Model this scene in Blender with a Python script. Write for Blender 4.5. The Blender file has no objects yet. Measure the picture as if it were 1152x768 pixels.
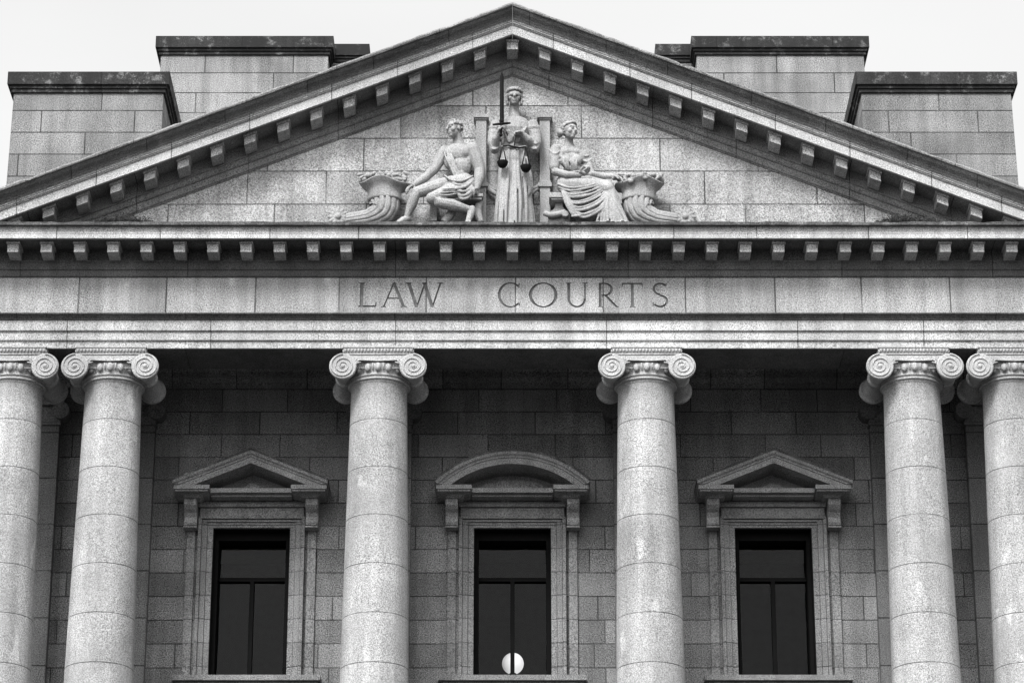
import bpy, bmesh, math, random
from mathutils import Vector, Matrix
random.seed(7)
C = bpy.context.scene.collection
PI = math.pi
R = math.radians

# ------------------------------------------------------------------ survey helpers
TH, FPX, CD, CZ = R(21.8), 3453.0, 47.34, 1.7          # camera pitch, focal (px of 1152), distance, eye height
CT, ST = math.cos(TH), math.sin(TH)

def at(px, py, Y):
    """measured picture point -> (X, Z) on the upright plane y = Y"""
    u, v = px - 576.5, 384 - py
    t = (Y + CD) / (CT * FPX - ST * v)
    return u * t, CZ + (ST * FPX + CT * v) * t

YT = -0.45                                               # face of the tympanum

def P(px, py, d):
    X, Z = at(px, py, YT - d)
    return Vector((X, YT - d, Z))

PX = 1 / 67.3                                            # one picture pixel in metres at the pediment

# ------------------------------------------------------------------ mesh builder
class MB:
    def __init__(self):
        self.v, self.f, self.s, self.m = [], [], [], []

    def add(self, vs, fs, smooth=False, mi=0):
        o = len(self.v)
        self.v += [tuple(p) for p in vs]
        for f in fs:
            self.f.append([i + o for i in f]); self.s.append(smooth); self.m.append(mi)
        return self

    def box(self, x0, x1, y0, y1, z0, z1, mi=0):
        vs = [(x, y, z) for z in (z0, z1) for y in (y0, y1) for x in (x0, x1)]
        return self.add(vs, [(0, 2, 3, 1), (4, 5, 7, 6), (0, 1, 5, 4), (2, 6, 7, 3), (0, 4, 6, 2), (1, 3, 7, 5)], mi=mi)

    def loft(self, rings, smooth=False, cap=True, mi=0):
        n = len(rings[0]); vs = [p for r in rings for p in r]; fs = []
        for k in range(len(rings) - 1):
            for i in range(n):
                j = (i + 1) % n
                fs.append((k * n + i, k * n + j, (k + 1) * n + j, (k + 1) * n + i))
        self.add(vs, fs, smooth, mi)
        if cap:
            o = len(self.v) - len(vs)
            self.f.append([o + i for i in range(n)][::-1]); self.s.append(False); self.m.append(mi)
            self.f.append([o + (len(rings) - 1) * n + i for i in range(n)]); self.s.append(False); self.m.append(mi)
        return self

    def prof_x(self, prof, xs, shear=0.0, smooth=False):
        """closed (y, z) profile run along x; z drops by shear * |x|"""
        return self.loft([[(x, y, z - shear * abs(x)) for y, z in prof] for x in xs], smooth)

    def prof_rough(self, prof, x0, x1, shear=0.0, step=.11, amp=.011, seed=1):
        n = max(2, int(abs(x1 - x0) / step)); rn = random.Random(seed); rings = []
        for i in range(n + 1):
            x = x0 + (x1 - x0) * i / n; j = rn.uniform(-amp, amp) - (amp * 2.2 if rn.random() < .06 else 0); k = rn.uniform(-amp, amp)
            rings.append([(x, y + (k if q else 0), z - shear * abs(x) + (j if z > prof[0][1] + .02 else 0)) for q, (y, z) in enumerate(prof)])
        return self.loft(rings)

    def prism_y(self, poly, y0, y1, mi=0):
        return self.loft([[(x, y, z) for x, z in poly] for y in (y0, y1)], mi=mi)

    def lathe(self, prof, c=(0, 0, 0), n=48, smooth=True, cap=True):
        return self.loft([[(c[0] + r * math.cos(2 * PI * i / n), c[1] + r * math.sin(2 * PI * i / n), c[2] + z)
                           for i in range(n)] for r, z in prof], smooth, cap)

    def tube(self, pts, rad, n=8, flat=None, smooth=True):
        pts = [Vector(p) for p in pts]
        if not isinstance(rad, (list, tuple)): rad = [rad] * len(pts)
        rings = []; ref = None
        for i, p in enumerate(pts):
            d = (pts[min(i + 1, len(pts) - 1)] - pts[max(i - 1, 0)]).normalized()
            if ref is None:
                ref = Vector((0, 1, 0)) if abs(d.y) < .9 else Vector((1, 0, 0))
            a = (ref - d * ref.dot(d)).normalized(); b = d.cross(a); ref = a
            k = flat or 1
            rings.append([p + a * (rad[i] * k * math.cos(2 * PI * j / n)) + b * (rad[i] * math.sin(2 * PI * j / n)) for j in range(n)])
        return self.loft(rings, smooth)

    def ball(self, c, r, rot=None, n=14, m=9):
        c = Vector(c)
        if not isinstance(r, (list, tuple)): r = (r, r, r)
        M = rot.to_matrix() if rot is not None else Matrix.Identity(3)
        rings = []
        for k in range(m + 1):
            t = PI * (0.02 + 0.96 * k / m)
            rings.append([c + M @ Vector((r[0] * math.sin(t) * math.cos(2 * PI * i / n), r[1] * math.sin(t) * math.sin(2 * PI * i / n), -r[2] * math.cos(t))) for i in range(n)])
        return self.loft(rings, True)

    def limb(self, pts, rad, n=12):
        """tapered capsule chain with round ends"""
        self.tube(pts, list(rad), n)
        for p, r in zip(pts, rad): self.ball(p, r * 1.0)
        return self

    def mesh(self, name):
        me = bpy.data.meshes.new(name)
        me.from_pydata(self.v, [], self.f)
        me.polygons.foreach_set('use_smooth', self.s)
        me.polygons.foreach_set('material_index', self.m)
        bm = bmesh.new(); bm.from_mesh(me)
        bmesh.ops.recalc_face_normals(bm, faces=bm.faces)
        bm.to_mesh(me); bm.free(); me.update()
        return me

    def build(self, name, mat, parent=None, bevel=0.0, loc=None):
        o = bpy.data.objects.new(name, self.mesh(name)); C.objects.link(o)
        for m in (mat if isinstance(mat, (list, tuple)) else [mat]): o.data.materials.append(m)
        if bevel:
            b = o.modifiers.new('bevel', 'BEVEL'); b.width = bevel; b.segments = 2; b.limit_method = 'ANGLE'; b.angle_limit = R(40)
        if parent: o.parent = parent
        if loc: o.location = loc
        return o

def sculpt(mb, name, mat, parent=None, voxel=0.013, smooth=2):
    """fuse overlapping clay shapes into one continuous carved surface"""
    o = bpy.data.objects.new('clay', mb.mesh('clay')); C.objects.link(o)
    r = o.modifiers.new('r', 'REMESH'); r.mode = 'VOXEL'; r.voxel_size = voxel
    if smooth:
        s = o.modifiers.new('s', 'SMOOTH'); s.factor = .5; s.iterations = smooth
    dg = bpy.context.evaluated_depsgraph_get(); dg.update()
    me = bpy.data.meshes.new_from_object(o.evaluated_get(dg)); me.name = name
    me.polygons.foreach_set('use_smooth', [True] * len(me.polygons))
    bpy.data.objects.remove(o)
    me.materials.clear(); me.materials.append(mat)
    n = bpy.data.objects.new(name, me); C.objects.link(n)
    if parent: n.parent = parent
    return n

def cut_below(o, z, up=True):
    bm = bmesh.new(); bm.from_mesh(o.data)
    g = bm.verts[:] + bm.edges[:] + bm.faces[:]
    bmesh.ops.bisect_plane(bm, geom=g, plane_co=(0, 0, z), plane_no=(0, 0, 1), clear_inner=True)
    bmesh.ops.holes_fill(bm, edges=[e for e in bm.edges if e.is_boundary])
    bmesh.ops.recalc_face_normals(bm, faces=bm.faces)
    bm.to_mesh(o.data); bm.free()

def thing(name, label, cat, loc=(0, 0, 0), group=None):
    o = bpy.data.objects.new(name, None); C.objects.link(o)
    o.location = loc; o.empty_display_size = .3
    return tag(o, label, cat, group)

def tag(o, label, cat, group=None):
    o['label'] = label; o['category'] = cat
    if group: o['group'] = group
    return o

def keep(child, parent):
    """parent without moving (things have an origin at their base)"""
    child.parent = parent
    child.matrix_parent_inverse = Matrix.Translation(-Vector(parent.location))
    return child

# ------------------------------------------------------------------ node materials
def N(nt, kind, **kw):
    n = nt.nodes.new('ShaderNode' + kind)
    for k, v in kw.items(): setattr(n, k, v)
    return n

class G:
    """tiny expression helper for shader maths"""
    def __init__(self, nt): self.nt = nt
    def m(self, op, a, b=None, c=None, clamp=False):
        n = N(self.nt, 'Math', operation=op, use_clamp=clamp)
        for i, x in enumerate((a, b, c)):
            if x is None: continue
            if isinstance(x, (int, float)): n.inputs[i].default_value = x
            else: self.nt.links.new(x, n.inputs[i])
        return n.outputs[0]
    def wn(self, x, y):
        c = N(self.nt, 'CombineXYZ')
        for i, q in enumerate((x, y)):
            if isinstance(q, (int, float)): c.inputs[i].default_value = q
            else: self.nt.links.new(q, c.inputs[i])
        w = N(self.nt, 'TexWhiteNoise', noise_dimensions='2D'); self.nt.links.new(c.outputs[0], w.inputs['Vector'])
        return w.outputs['Value']
    def noise(self, vec, scale, detail=3, rough=.55, stretch=None):
        if stretch:
            mp = N(self.nt, 'Mapping'); mp.inputs['Scale'].default_value = stretch
            self.nt.links.new(vec, mp.inputs[0]); vec = mp.outputs[0]
        n = N(self.nt, 'TexNoise'); n.inputs['Scale'].default_value = scale
        n.inputs['Detail'].default_value = detail; n.inputs['Roughness'].default_value = rough
        self.nt.links.new(vec, n.inputs['Vector'])
        return n.outputs[0]
    def rng(self, x, a, b, lo, hi, smooth=False):
        n = N(self.nt, 'MapRange', interpolation_type='SMOOTHSTEP' if smooth else 'LINEAR')
        n.inputs[1].default_value, n.inputs[2].default_value, n.inputs[3].default_value, n.inputs[4].default_value = a, b, lo, hi
        self.nt.links.new(x, n.inputs[0]); return n.outputs[0]

def stone(name, base, ashlar=None, speck=.5, stain=.25, streak=.2, pale=.0, tone=.22, joint=.020, jdark=.2, bump=.6, rough=.9, lichen=0.0):
    """grey granite / limestone; ashlar = (block length, course height, z of a bed joint, x of a joint, length jitter, row shift)"""
    m = bpy.data.materials.new(name); m.use_nodes = True
    nt = m.node_tree; g = G(nt); L = nt.links.new
    bs = nt.nodes['Principled BSDF']; bs.inputs['Roughness'].default_value = rough
    bs.inputs['Specular IOR Level'].default_value = .25
    geo = N(nt, 'NewGeometry'); pos = geo.outputs['Position']
    val = None
    # crystals of the granite, two sizes
    a = g.noise(pos, 50, 2, .6); b = g.noise(pos, 105, 1, .5)
    s = g.m('ADD', g.rng(a, .34, .66, -1, 1), g.m('MULTIPLY', g.rng(b, .35, .65, -1, 1), .55))
    amp = g.rng(g.noise(pos, 1.3, 3), .3, .7, speck * .65, speck * 1.35)
    val = g.m('MULTIPLY_ADD', s, amp, 1.0)
    # broad weathering
    big = g.noise(pos, .9, 5, .6)
    val = g.m('MULTIPLY', val, g.rng(big, .3, .7, 1 - stain, 1 + stain))
    st = g.noise(pos, 1.0, 4, .6, stretch=(4.5, 4.5, .28))
    val = g.m('MULTIPLY', val, g.rng(st, .35, .7, 1 + streak * .5, 1 - streak))
    if pale:
        pl = g.noise(pos, 1.0, 3, .6, stretch=(2.2, 2.2, .9))
        val = g.m('MULTIPLY', val, g.rng(pl, .63, .69, 1.0, 1.0 + pale, True))
        sc = g.noise(pos, 2.4, 6, .7, stretch=(.8, .8, 2.2))
        val = g.m('MULTIPLY', val, g.rng(sc, .70, .74, 1.0, 1.0 + pale * 1.3, True))
    if lichen:
        li = g.noise(pos, 4.5, 7, .75)
        val = g.m('MULTIPLY', val, g.rng(li, .54, .68, 1.0, 1.0 + lichen))
    h = g.m('MULTIPLY', s, .12)
    if ashlar:
        w, ch, z0, x0, jit, shift = ashlar
        sx = N(nt, 'SeparateXYZ'); L(pos, sx.inputs[0]); sn = N(nt, 'SeparateXYZ'); L(geo.outputs['True Normal'], sn.inputs[0])
        side = g.m('GREATER_THAN', g.m('ABSOLUTE', sn.outputs[0]), .8)
        u = g.m('ADD', g.m('MULTIPLY', sx.outputs[0], g.m('SUBTRACT', 1.0, side)), g.m('MULTIPLY', sx.outputs[1], side))
        zz = g.m('DIVIDE', g.m('SUBTRACT', sx.outputs[2], z0), ch)
        row = g.m('FLOOR', zz)
        zf = g.m('SUBTRACT', zz, row)
        dz = g.m('MULTIPLY', g.m('MINIMUM', zf, g.m('SUBTRACT', 1.0, zf)), ch)
        par = g.m('MODULO', g.m('ABSOLUTE', row), 2.0)
        off = g.m('ADD', g.m('MULTIPLY', par, .5 * shift), g.m('MULTIPLY', g.wn(row, 3.7), .45 * shift))
        uu = g.m('ADD', g.m('DIVIDE', g.m('SUBTRACT', u, x0), w), off)
        k = g.m('ROUND', uu)
        bd = g.m('ADD', k, g.m('MULTIPLY', g.m('SUBTRACT', g.wn(k, row), .5), jit))
        du = g.m('SUBTRACT', uu, bd)
        cell = g.m('SUBTRACT', k, g.m('LESS_THAN', du, 0.0))
        dx = g.m('MULTIPLY', g.m('ABSOLUTE', du), w)
        d = g.m('MINIMUM', dx, dz)
        wob = g.m('MULTIPLY_ADD', g.noise(pos, 6, 2), .006, -.003)
        jm = g.rng(g.m('ADD', d, wob), joint * .25, joint * .75, 0, 1, True)
        # joints half filled in places
        fill = g.rng(g.noise(pos, 1.7, 2), .45, .7, jdark, min(1, jdark + .4))
        val = g.m('MULTIPLY', val, g.m('ADD', fill, g.m('MULTIPLY', jm, g.m('SUBTRACT', 1.0, fill))))
        val = g.m('MULTIPLY', val, g.m('MULTIPLY_ADD', g.wn(cell, g.m('ADD', row, 11.3)), tone, 1 - tone * .5))
        h = g.m('ADD', h, jm)
    val = g.m('MULTIPLY', val, base)
    val = g.m('MAXIMUM', g.m('MINIMUM', val, .78), .012)
    cc = N(nt, 'CombineColor'); [L(val, cc.inputs[i]) for i in range(3)]
    L(cc.outputs[0], bs.inputs['Base Color'])
    bp = N(nt, 'Bump'); bp.inputs['Strength'].default_value = bump; bp.inputs['Distance'].default_value = .012
    L(h, bp.inputs['Height']); L(bp.outputs[0], bs.inputs['Normal'])
    return m

def plain(name, v, rough=.6, metal=0.0, var=.2, scale=8):
    m = bpy.data.materials.new(name); m.use_nodes = True
    nt = m.node_tree; g = G(nt); bs = nt.nodes['Principled BSDF']
    bs.inputs['Roughness'].default_value = rough; bs.inputs['Metallic'].default_value = metal
    geo = N(nt, 'NewGeometry')
    x = g.rng(g.noise(geo.outputs['Position'], scale, 5, .65), .3, .7, v * (1 - var), v * (1 + var))
    cc = N(nt, 'CombineColor'); [nt.links.new(x, cc.inputs[i]) for i in range(3)]
    nt.links.new(cc.outputs[0], bs.inputs['Base Color'])
    return m

B = .2
M_shaft = stone('shaft_granite', B * 1.3, (900, .822, 19.095, 450, 0, 0), speck=.4, pale=.42, tone=.2, stain=.22, streak=.22, joint=.014, jdark=.3)
M_carved = stone('carved_stone', B * 1.5, None, speck=.35, stain=.15, streak=.15)
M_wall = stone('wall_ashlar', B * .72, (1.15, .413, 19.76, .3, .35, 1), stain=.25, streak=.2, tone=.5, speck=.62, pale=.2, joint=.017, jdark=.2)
M_trim = stone('window_trim_stone', B * .74, (900, .413, 19.76, 450, 0, 0), stain=.2, tone=.25, joint=.014, jdark=.35)
M_trimp = stone('window_pediment_stone', B * 1.1, None, stain=.15)
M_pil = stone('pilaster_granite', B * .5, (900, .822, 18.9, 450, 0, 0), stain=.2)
M_arch = stone('architrave_stone', B * 1.6, (3.0, 50, -3, 1.17, .35, 0), stain=.2, streak=.25, pale=.25, tone=.16, joint=.014)
M_frieze = stone('frieze_stone', B * 1.25, (1.437, 50, -3, .02, .06, 0), stain=.22, streak=.28, pale=.28, tone=.36, joint=.022, jdark=.2)
M_bed_shaded = stone('shaded_bed_stone', B * .42, (3.4, 50, -3, 1.55, .3, 0), stain=.25, tone=.2, joint=.012)  # shade under the overhangs painted in as a darker stone grey
M_cor = stone('corona_stone', B * 1.8, (1.66, 50, -3, .83, .2, 0), stain=.15, streak=.3, tone=.2, joint=.014)
M_rake = stone('raking_corona_stone', B * 1.7, (1.25, 50, -3, .6, .2, 0), stain=.2, streak=.1, tone=.15, joint=.014)
M_mod = stone('modillion_stone', B * 1.4, None, stain=.25)
M_sima = stone('dark_sima_stone', B * .34, (1.25, 50, -3, .2, .2, 0), stain=.3, tone=.25, lichen=.5, joint=.014)  # darker grey than the raking corona below it
M_rbed = stone('raking_bed_stone', B * .8, (1.7, 50, -3, .5, .2, 0), stain=.3, tone=.2, joint=.012)
M_tymp = stone('tympanum_ashlar', B * 1.35, (1.62, .61, 22.925, .25, .3, 1), stain=.28, streak=.25, tone=.4, pale=.2)
M_attic = stone('attic_ashlar', B * .74, (1.85, .425, 25.62, .2, .3, 1), stain=.28, streak=.25, tone=.3)
M_attic2 = stone('upper_attic_ashlar', B * .95, (1.8, .418, 27.61, .7, .3, 1), stain=.28, streak=.3, tone=.32)
M_cope = stone('lichened_coping', .02, (1.9, 50, -3, .3, .3, 0), stain=.5, streak=.5, lichen=6, tone=.4, jdark=.4)
M_ledge = stone('weathered_ledge', .075, None, stain=.5, streak=.4, lichen=1.5)
M_stat = stone('statue_stone', B * 1.25, None, speck=.28, stain=.2, streak=.22)
M_pod = stone('podium_ashlar', B * .35, (1.6, .6, 0, 0, .3, 1))
M_groove = plain('grime_in_letters', .085, .9, var=.45, scale=9)
M_bronze = plain('dark_bronze', .005, .75); M_bronze.node_tree.nodes['Principled BSDF'].inputs['Specular IOR Level'].default_value = .12
M_frame = plain('black_window_frame', .005, .8); M_frame.node_tree.nodes['Principled BSDF'].inputs['Specular IOR Level'].default_value = .05
M_inner = plain('dim_interior', .04, .9)
M_roof = plain('roof_lead', .08, .7)
M_weed = plain('dry_weed', .03, .8, var=.6, scale=25)
M_ground = plain('asphalt_forecourt', .02, .95, var=.35, scale=3)

M_glass = bpy.data.materials.new('window_glass'); M_glass.use_nodes = True
nt = M_glass.node_tree; nt.nodes.clear()
o_ = N(nt, 'OutputMaterial'); mx = N(nt, 'MixShader'); tr = N(nt, 'BsdfTransparent'); gl = N(nt, 'BsdfGlossy')
tr.inputs[0].default_value = (.75, .75, .75, 1); gl.inputs['Roughness'].default_value = .04
mx.inputs[0].default_value = .011
g_ = G(nt); ge = N(nt, 'NewGeometry'); bpg = N(nt, 'Bump'); bpg.inputs['Strength'].default_value = .25; bpg.inputs['Distance'].default_value = .05
nt.links.new(g_.noise(ge.outputs['Position'], 1.6, 1), bpg.inputs['Height']); nt.links.new(bpg.outputs[0], gl.inputs['Normal'])
nt.links.new(tr.outputs[0], mx.inputs[1]); nt.links.new(gl.outputs[0], mx.inputs[2]); nt.links.new(mx.outputs[0], o_.inputs[0])
M_globe = bpy.data.materials.new('lit_opal_globe'); M_globe.use_nodes = True
b_ = M_globe.node_tree.nodes['Principled BSDF']; b_.inputs['Base Color'].default_value = (.8, .8, .8, 1)
b_.inputs['Emission Color'].default_value = (1, 1, 1, 1); b_.inputs['Emission Strength'].default_value = 1.0
ng = M_globe.node_tree; gg = G(ng); ox = N(ng, 'TexCoord'); sx_ = N(ng, 'SeparateXYZ'); ng.links.new(ox.outputs['Normal'], sx_.inputs[0])
ev = gg.rng(gg.m('ADD', sx_.outputs[0], gg.m('MULTIPLY', sx_.outputs[2], -.35)), -1.0, .45, .10, .31, True)    # shading towards left and top painted into the glow
ng.links.new(ev, b_.inputs['Emission Strength'])

# ------------------------------------------------------------------ setting
gm = MB().add([(-3000, -3000, 0), (3000, -3000, 0), (3000, 3000, 0), (-3000, 3000, 0)], [(0, 1, 2, 3)])
gr = gm.build('ground', M_ground); gr['kind'] = 'structure'

CH = thing('courthouse', 'grey stone law courts building with columned portico and carved pediment', 'courthouse')

# podium, body of the building, roof
MB().box(-9.6, 9.6, -1.5, 26, 0, 10.2).build('podium', M_pod, CH, .02)
st_ = MB()
for i in range(12): st_.box(-8.4, 8.4, -1.5 - .38 * (12 - i), -1.5 - .38 * (11 - i) - .003, 0, .17 * (i + 1))
st_.build('steps', M_pod, CH, .01)
WY = 2.1
wall = MB()
WX = [-4.41, 0.0, 4.41]; WW = .655; WZ0, WZ1 = 15.47, 18.06
xs = [-9.0]
for cx in WX: xs += [cx - WW, cx + WW]
xs.append(9.0)
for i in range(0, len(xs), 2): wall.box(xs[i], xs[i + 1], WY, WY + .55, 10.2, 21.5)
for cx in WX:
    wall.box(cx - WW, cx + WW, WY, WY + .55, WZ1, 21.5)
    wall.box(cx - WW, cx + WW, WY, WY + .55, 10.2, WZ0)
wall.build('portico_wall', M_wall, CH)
inn = MB().box(-9, 9, 7.0, 7.1, 13.9, 21.6).box(-9, 9, WY + .55, 7, 13.9, 14.1).box(-9, 9, WY + .55, 7, 19.0, 19.2)
for x in (-9, -2.3, 2.2, 8.9): inn.box(x, x + .1, WY + .55, 7, 14.1, 19.0)
inn.build('interior_wall', M_inner, CH)
MB().box(-9, -8.4, WY + .56, 24, 10.2, 22.28).box(8.4, 9, WY + .56, 24, 10.2, 22.28).box(-8.39, 8.39, 23.4, 24, 10.2, 22.28).build('side_wall', M_pod, CH)
MB().box(-8.7, 8.7, .49, WY + .5, 20.93, 21.2).build('portico_ceiling', M_bed_shaded, CH)
cm = MB().prof_x([(WY - .03, 20.60), (WY - .06, 20.60), (WY - .07, 20.68), (WY - .16, 20.74), (WY - .17, 20.84), (WY - .26, 20.92), (WY - .03, 20.92)], [-8.9, 8.9])
cm.build('wall_crown_moulding', M_wall, CH)

# ------------------------------------------------------------------ entablature
def bar(name, prof, mat, L, bevel=.006):
    return MB().prof_x(prof, [-L, L]).build(name, mat, CH, bevel)
YB = .47
bar('architrave_shaded_soffit', [(YB, 20.325), (-.42, 20.325), (-.42, 20.795), (YB, 20.795)], M_bed_shaded, 8.70)  # split off so the architrave's underside has its shade painted in
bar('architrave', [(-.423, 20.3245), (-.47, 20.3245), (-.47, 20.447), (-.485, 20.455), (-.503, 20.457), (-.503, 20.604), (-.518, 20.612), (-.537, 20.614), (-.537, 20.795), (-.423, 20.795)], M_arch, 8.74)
bar('taenia_moulding', [(YB, 20.799), (-.545, 20.799), (-.555, 20.825), (-.60, 20.868), (-.635, 20.872), (-.635, 20.896), (-.50, 20.902), (YB, 20.902)], M_bed_shaded, 8.78, .004)
bed = bar('bed_moulding', [(YB, 21.575), (-.525, 21.575), (-.54, 21.60), (-.54, 21.684), (-.56, 21.69), (-.575, 21.72), (-.585, 21.80), (-.61, 21.82), (-.61, 21.836), (-.565, 21.84), (-.565, 22.036), (-1.035, 22.036), (-1.035, 22.06), (YB, 22.06)], M_bed_shaded, 8.8, .004)  # includes the cornice soffit, shade painted into its colour
cor = bar('cornice', [(YB, 22.064), (-.57, 22.064), (-1.04, 22.064), (-1.045, 22.02), (-1.10, 22.02), (-1.10, 22.10), (-1.104, 22.105), (-1.104, 22.195), (-1.13, 22.215), (YB, 22.215)], M_cor, 9.32, .006)
MB().prof_rough([(YB, 22.218), (-1.17, 22.218), (-1.19, 22.225), (-1.195, 22.275), (-1.17, 22.287), (YB, 22.305)], -9.36, 9.36, 0, .16, .006, 21).build('cornice_flashing', M_ledge, CH)
bar('blocking_course', [(-.42, 22.31), (-.93, 22.297), (-.93, 22.375), (-.91, 22.39), (-.42, 22.40)], M_ledge, 7.4, .01)

# frieze with the incised inscription
fr = MB().box(-8.72, 8.72, -.5, YB, 20.905, 21.572).build('frieze', M_frieze, CH)
T, t = .115, .055
def stroke(x0, y0, x1, y1, w0, w1=None):
    w1 = w0 if w1 is None else w1
    d = Vector((x1 - x0, y1 - y0)); n = Vector((-d.y, d.x)).normalized()
    return [(x0 + n.x * w0 / 2, y0 + n.y * w0 / 2), (x0 - n.x * w0 / 2, y0 - n.y * w0 / 2), (x1 - n.x * w1 / 2, y1 - n.y * w1 / 2), (x1 + n.x * w1 / 2, y1 + n.y * w1 / 2)]
def arc(cx, cy, rx, ry, a0, a1, wmax, wmin, n=22):
    """curved stroke, thick at the sides and thin at top and bottom"""
    out = []; inn_ = []
    for i in range(n + 1):
        a = R(a0 + (a1 - a0) * i / n); w = wmin + (wmax - wmin) * abs(math.cos(a)) ** 1.5
        out.append((cx + (rx) * math.cos(a), cy + ry * math.sin(a)))
        inn_.append((cx + (rx - w) * math.cos(a), cy + (ry - w) * math.sin(a)))
    return [[out[i], out[i + 1], inn_[i + 1], inn_[i]] for i in range(n)]
def strip(quads):
    """turn a run of quads sharing edges into one polygon outline"""
    return [q[0] for q in quads] + [quads[-1][1]] + [quads[-1][2]] + [q[3] for q in quads[::-1]]
def serif(x, y, w=.2): return [(x - w / 2, y - .018), (x + w / 2, y - .018), (x + w / 2, y + .018), (x - w / 2, y + .018)]
GLY = {
 'L': (.62, [stroke(.1, 0, .1, 1, T), stroke(0, .03, .6, .03, .06), stroke(.58, .02, .6, .2, .05, .03), serif(.1, .99)]),
 'A': (.92, [stroke(.06, 0, .46, 1.0, t), stroke(.86, 0, .45, 1.02, T), stroke(.22, .36, .7, .36, .05), serif(.06, .01), serif(.86, .01, .24)]),
 'W': (1.25, [stroke(.08, 1, .36, 0, T), stroke(.36, -.02, .64, .98, t), stroke(.62, 1, .90, 0, T), stroke(.90, -.02, 1.17, 1, t), serif(.08, .99), serif(1.17, .99), serif(.62, .99, .16)]),
 'C': (.88, [strip(arc(.5, .5, .5, .52, 48, 312, T, .04, 26)), stroke(.83, .78, .85, .98, .03, .05), stroke(.83, .2, .86, .06, .03, .05)]),
 'O': (1.0, [strip(arc(.52, .5, .52, .52, -90, 90, T, .045, 20)), strip(arc(.52, .5, .52, .52, 90, 270, T, .045, 20))]),
 'U': (.88, [stroke(.14, .33, .14, 1, T), stroke(.78, .33, .78, 1, t), strip(arc(.455, .35, .3725, .37, 180, 360, .1, .06, 18)), serif(.14, .99), serif(.78, .99)]),
 'R': (.82, [stroke(.12, 0, .12, 1, T), strip(arc(.30, .73, .36, .27, -90, 90, T, .045, 16)), stroke(.1, .98, .32, .98, .045), stroke(.1, .48, .34, .48, .045), stroke(.34, .48, .80, 0, .09), serif(.12, .01), serif(.82, .01, .14)]),
 'T': (.86, [stroke(.43, 0, .43, .96, T), stroke(.02, .975, .84, .975, .05), stroke(.03, .99, .0, .84, .05, .03), stroke(.83, .99, .86, .84, .05, .03), serif(.43, .01, .22)]),
 'S': (.60, [strip(arc(.31, .745, .27, .265, 35, 270, .09, .07, 18)), strip(arc(.30, .245, .29, .265, 90, -145, .09, .07, 18)), stroke(.50, .82, .53, .99, .02, .045), stroke(.06, .2, .04, .03, .02, .045)]),
}
z_lo = at(480, 345.2, -.5)[1]; z_hi = at(480, 318.2, -.5)[1]; H = z_hi - z_lo
place = [('L', 403.5, 424), ('A', 430, 456), ('W', 457, 498), ('C', 560, 585), ('O', 595, 626), ('U', 636, 661), ('R', 672, 694), ('T', 700, 723), ('S', 733, 752)]
cut = MB(); letters = []
for ch, xa, xb in place:
    w, polys = GLY[ch]
    X0 = at(xa, 332, -.5)[0]; X1 = at(xb, 332, -.5)[0]; sx = (X1 - X0) / w
    lm = MB()
    for i, q in enumerate(polys):
        pl = [(X0 + x * sx, z_lo + y * H) for x, y in q]
        c1 = MB().prism_y(pl, -.56, -.474 + .0011 * i)
        cut.v_ = None
        letters.append(c1)
        lm.prism_y(pl, -.4762 + .0011 * i, -.45)
    lo = lm.build('incised_letter', M_groove, fr); lo['label'] = 'letter %s cut into the frieze' % ch
# cut the strokes one after another out of the frieze block
cobs = []
for c1 in letters:
    co = c1.build('cutter', M_groove); cobs.append(co)
    md = fr.modifiers.new('cut', 'BOOLEAN'); md.operation = 'DIFFERENCE'; md.solver = 'EXACT'; md.object = co
    try: md.material_mode = 'TRANSFER'
    except Exception: pass
dg = bpy.context.evaluated_depsgraph_get(); dg.update()
me = bpy.data.meshes.new_from_object(fr.evaluated_get(dg)); me.name = 'frieze'
fr.modifiers.clear(); fr.data = me
for co in cobs: bpy.data.objects.remove(co)

# modillions under the level cornice: one block, copied
def modillion_mesh(m=0.0, z=22.03, x=0.0, y1=-.564):
    b = MB(); hw, hc = .092, .112; y0 = -.955
    def zz(px, dz): return z - m * abs(px) + dz
    def blk(w, ya, yb, d0, d1, d0b=None):
        d0b = d0 if d0b is None else d0b
        b.loft([[(px, ya, zz(px, d0)), (px, yb, zz(px, d0b)), (px, yb, zz(px, d1)), (px, ya, zz(px, d1))] for px in (x - w, x + w)])
    blk(hw, y0, y1, -.192, -.05, -.200)
    blk(hc, y0 - .02, y1, -.048, 0.002)
    return b
mods = []
proto = modillion_mesh().build('modillion', M_mod, bed, .006)
for k in range(-16, 17):
    o = proto if k == -16 else proto.copy()
    if k != -16: C.objects.link(o)
    o.parent = bed; o.location = (k * .5487, 0, 0)

# ------------------------------------------------------------------ pediment
SL = .4075
ty = MB(); zt = 25.36
ty.loft([[(-8.0, YY, 22.25), (8.0, YY, 22.25), (8.0, YY, 22.26), (0, YY, zt + .15), (-8.0, YY, 22.26)] for YY in (YT, -.1)])
ty.build('tympanum', M_tymp, CH)
bp_ = [(-.1, 25.317), (-.475, 25.317), (-.475, 25.335), (-.50, 25.34), (-.515, 25.40), (-.525, 25.455), (-.555, 25.46), (-.56, 25.475), (-.57, 25.48), (-.57, 25.555), (-.60, 25.565), (-.60, 25.578), (-.56, 25.585), (-.56, 25.803), (-1.035, 25.803), (-1.035, 25.83), (-.1, 25.83)]
cp_ = [(-.1, 25.834), (-.57, 25.834), (-1.04, 25.834), (-1.045, 25.787), (-1.10, 25.787), (-1.104, 25.945), (-1.12, 25.952), (-.1, 25.952)]
fp_ = [(-.1, 25.955), (-1.125, 25.955), (-1.13, 25.972), (-1.15, 25.978), (-1.15, 25.998), (-1.165, 26.002), (-1.168, 26.022), (-1.19, 26.03), (-.1, 26.03)]
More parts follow.
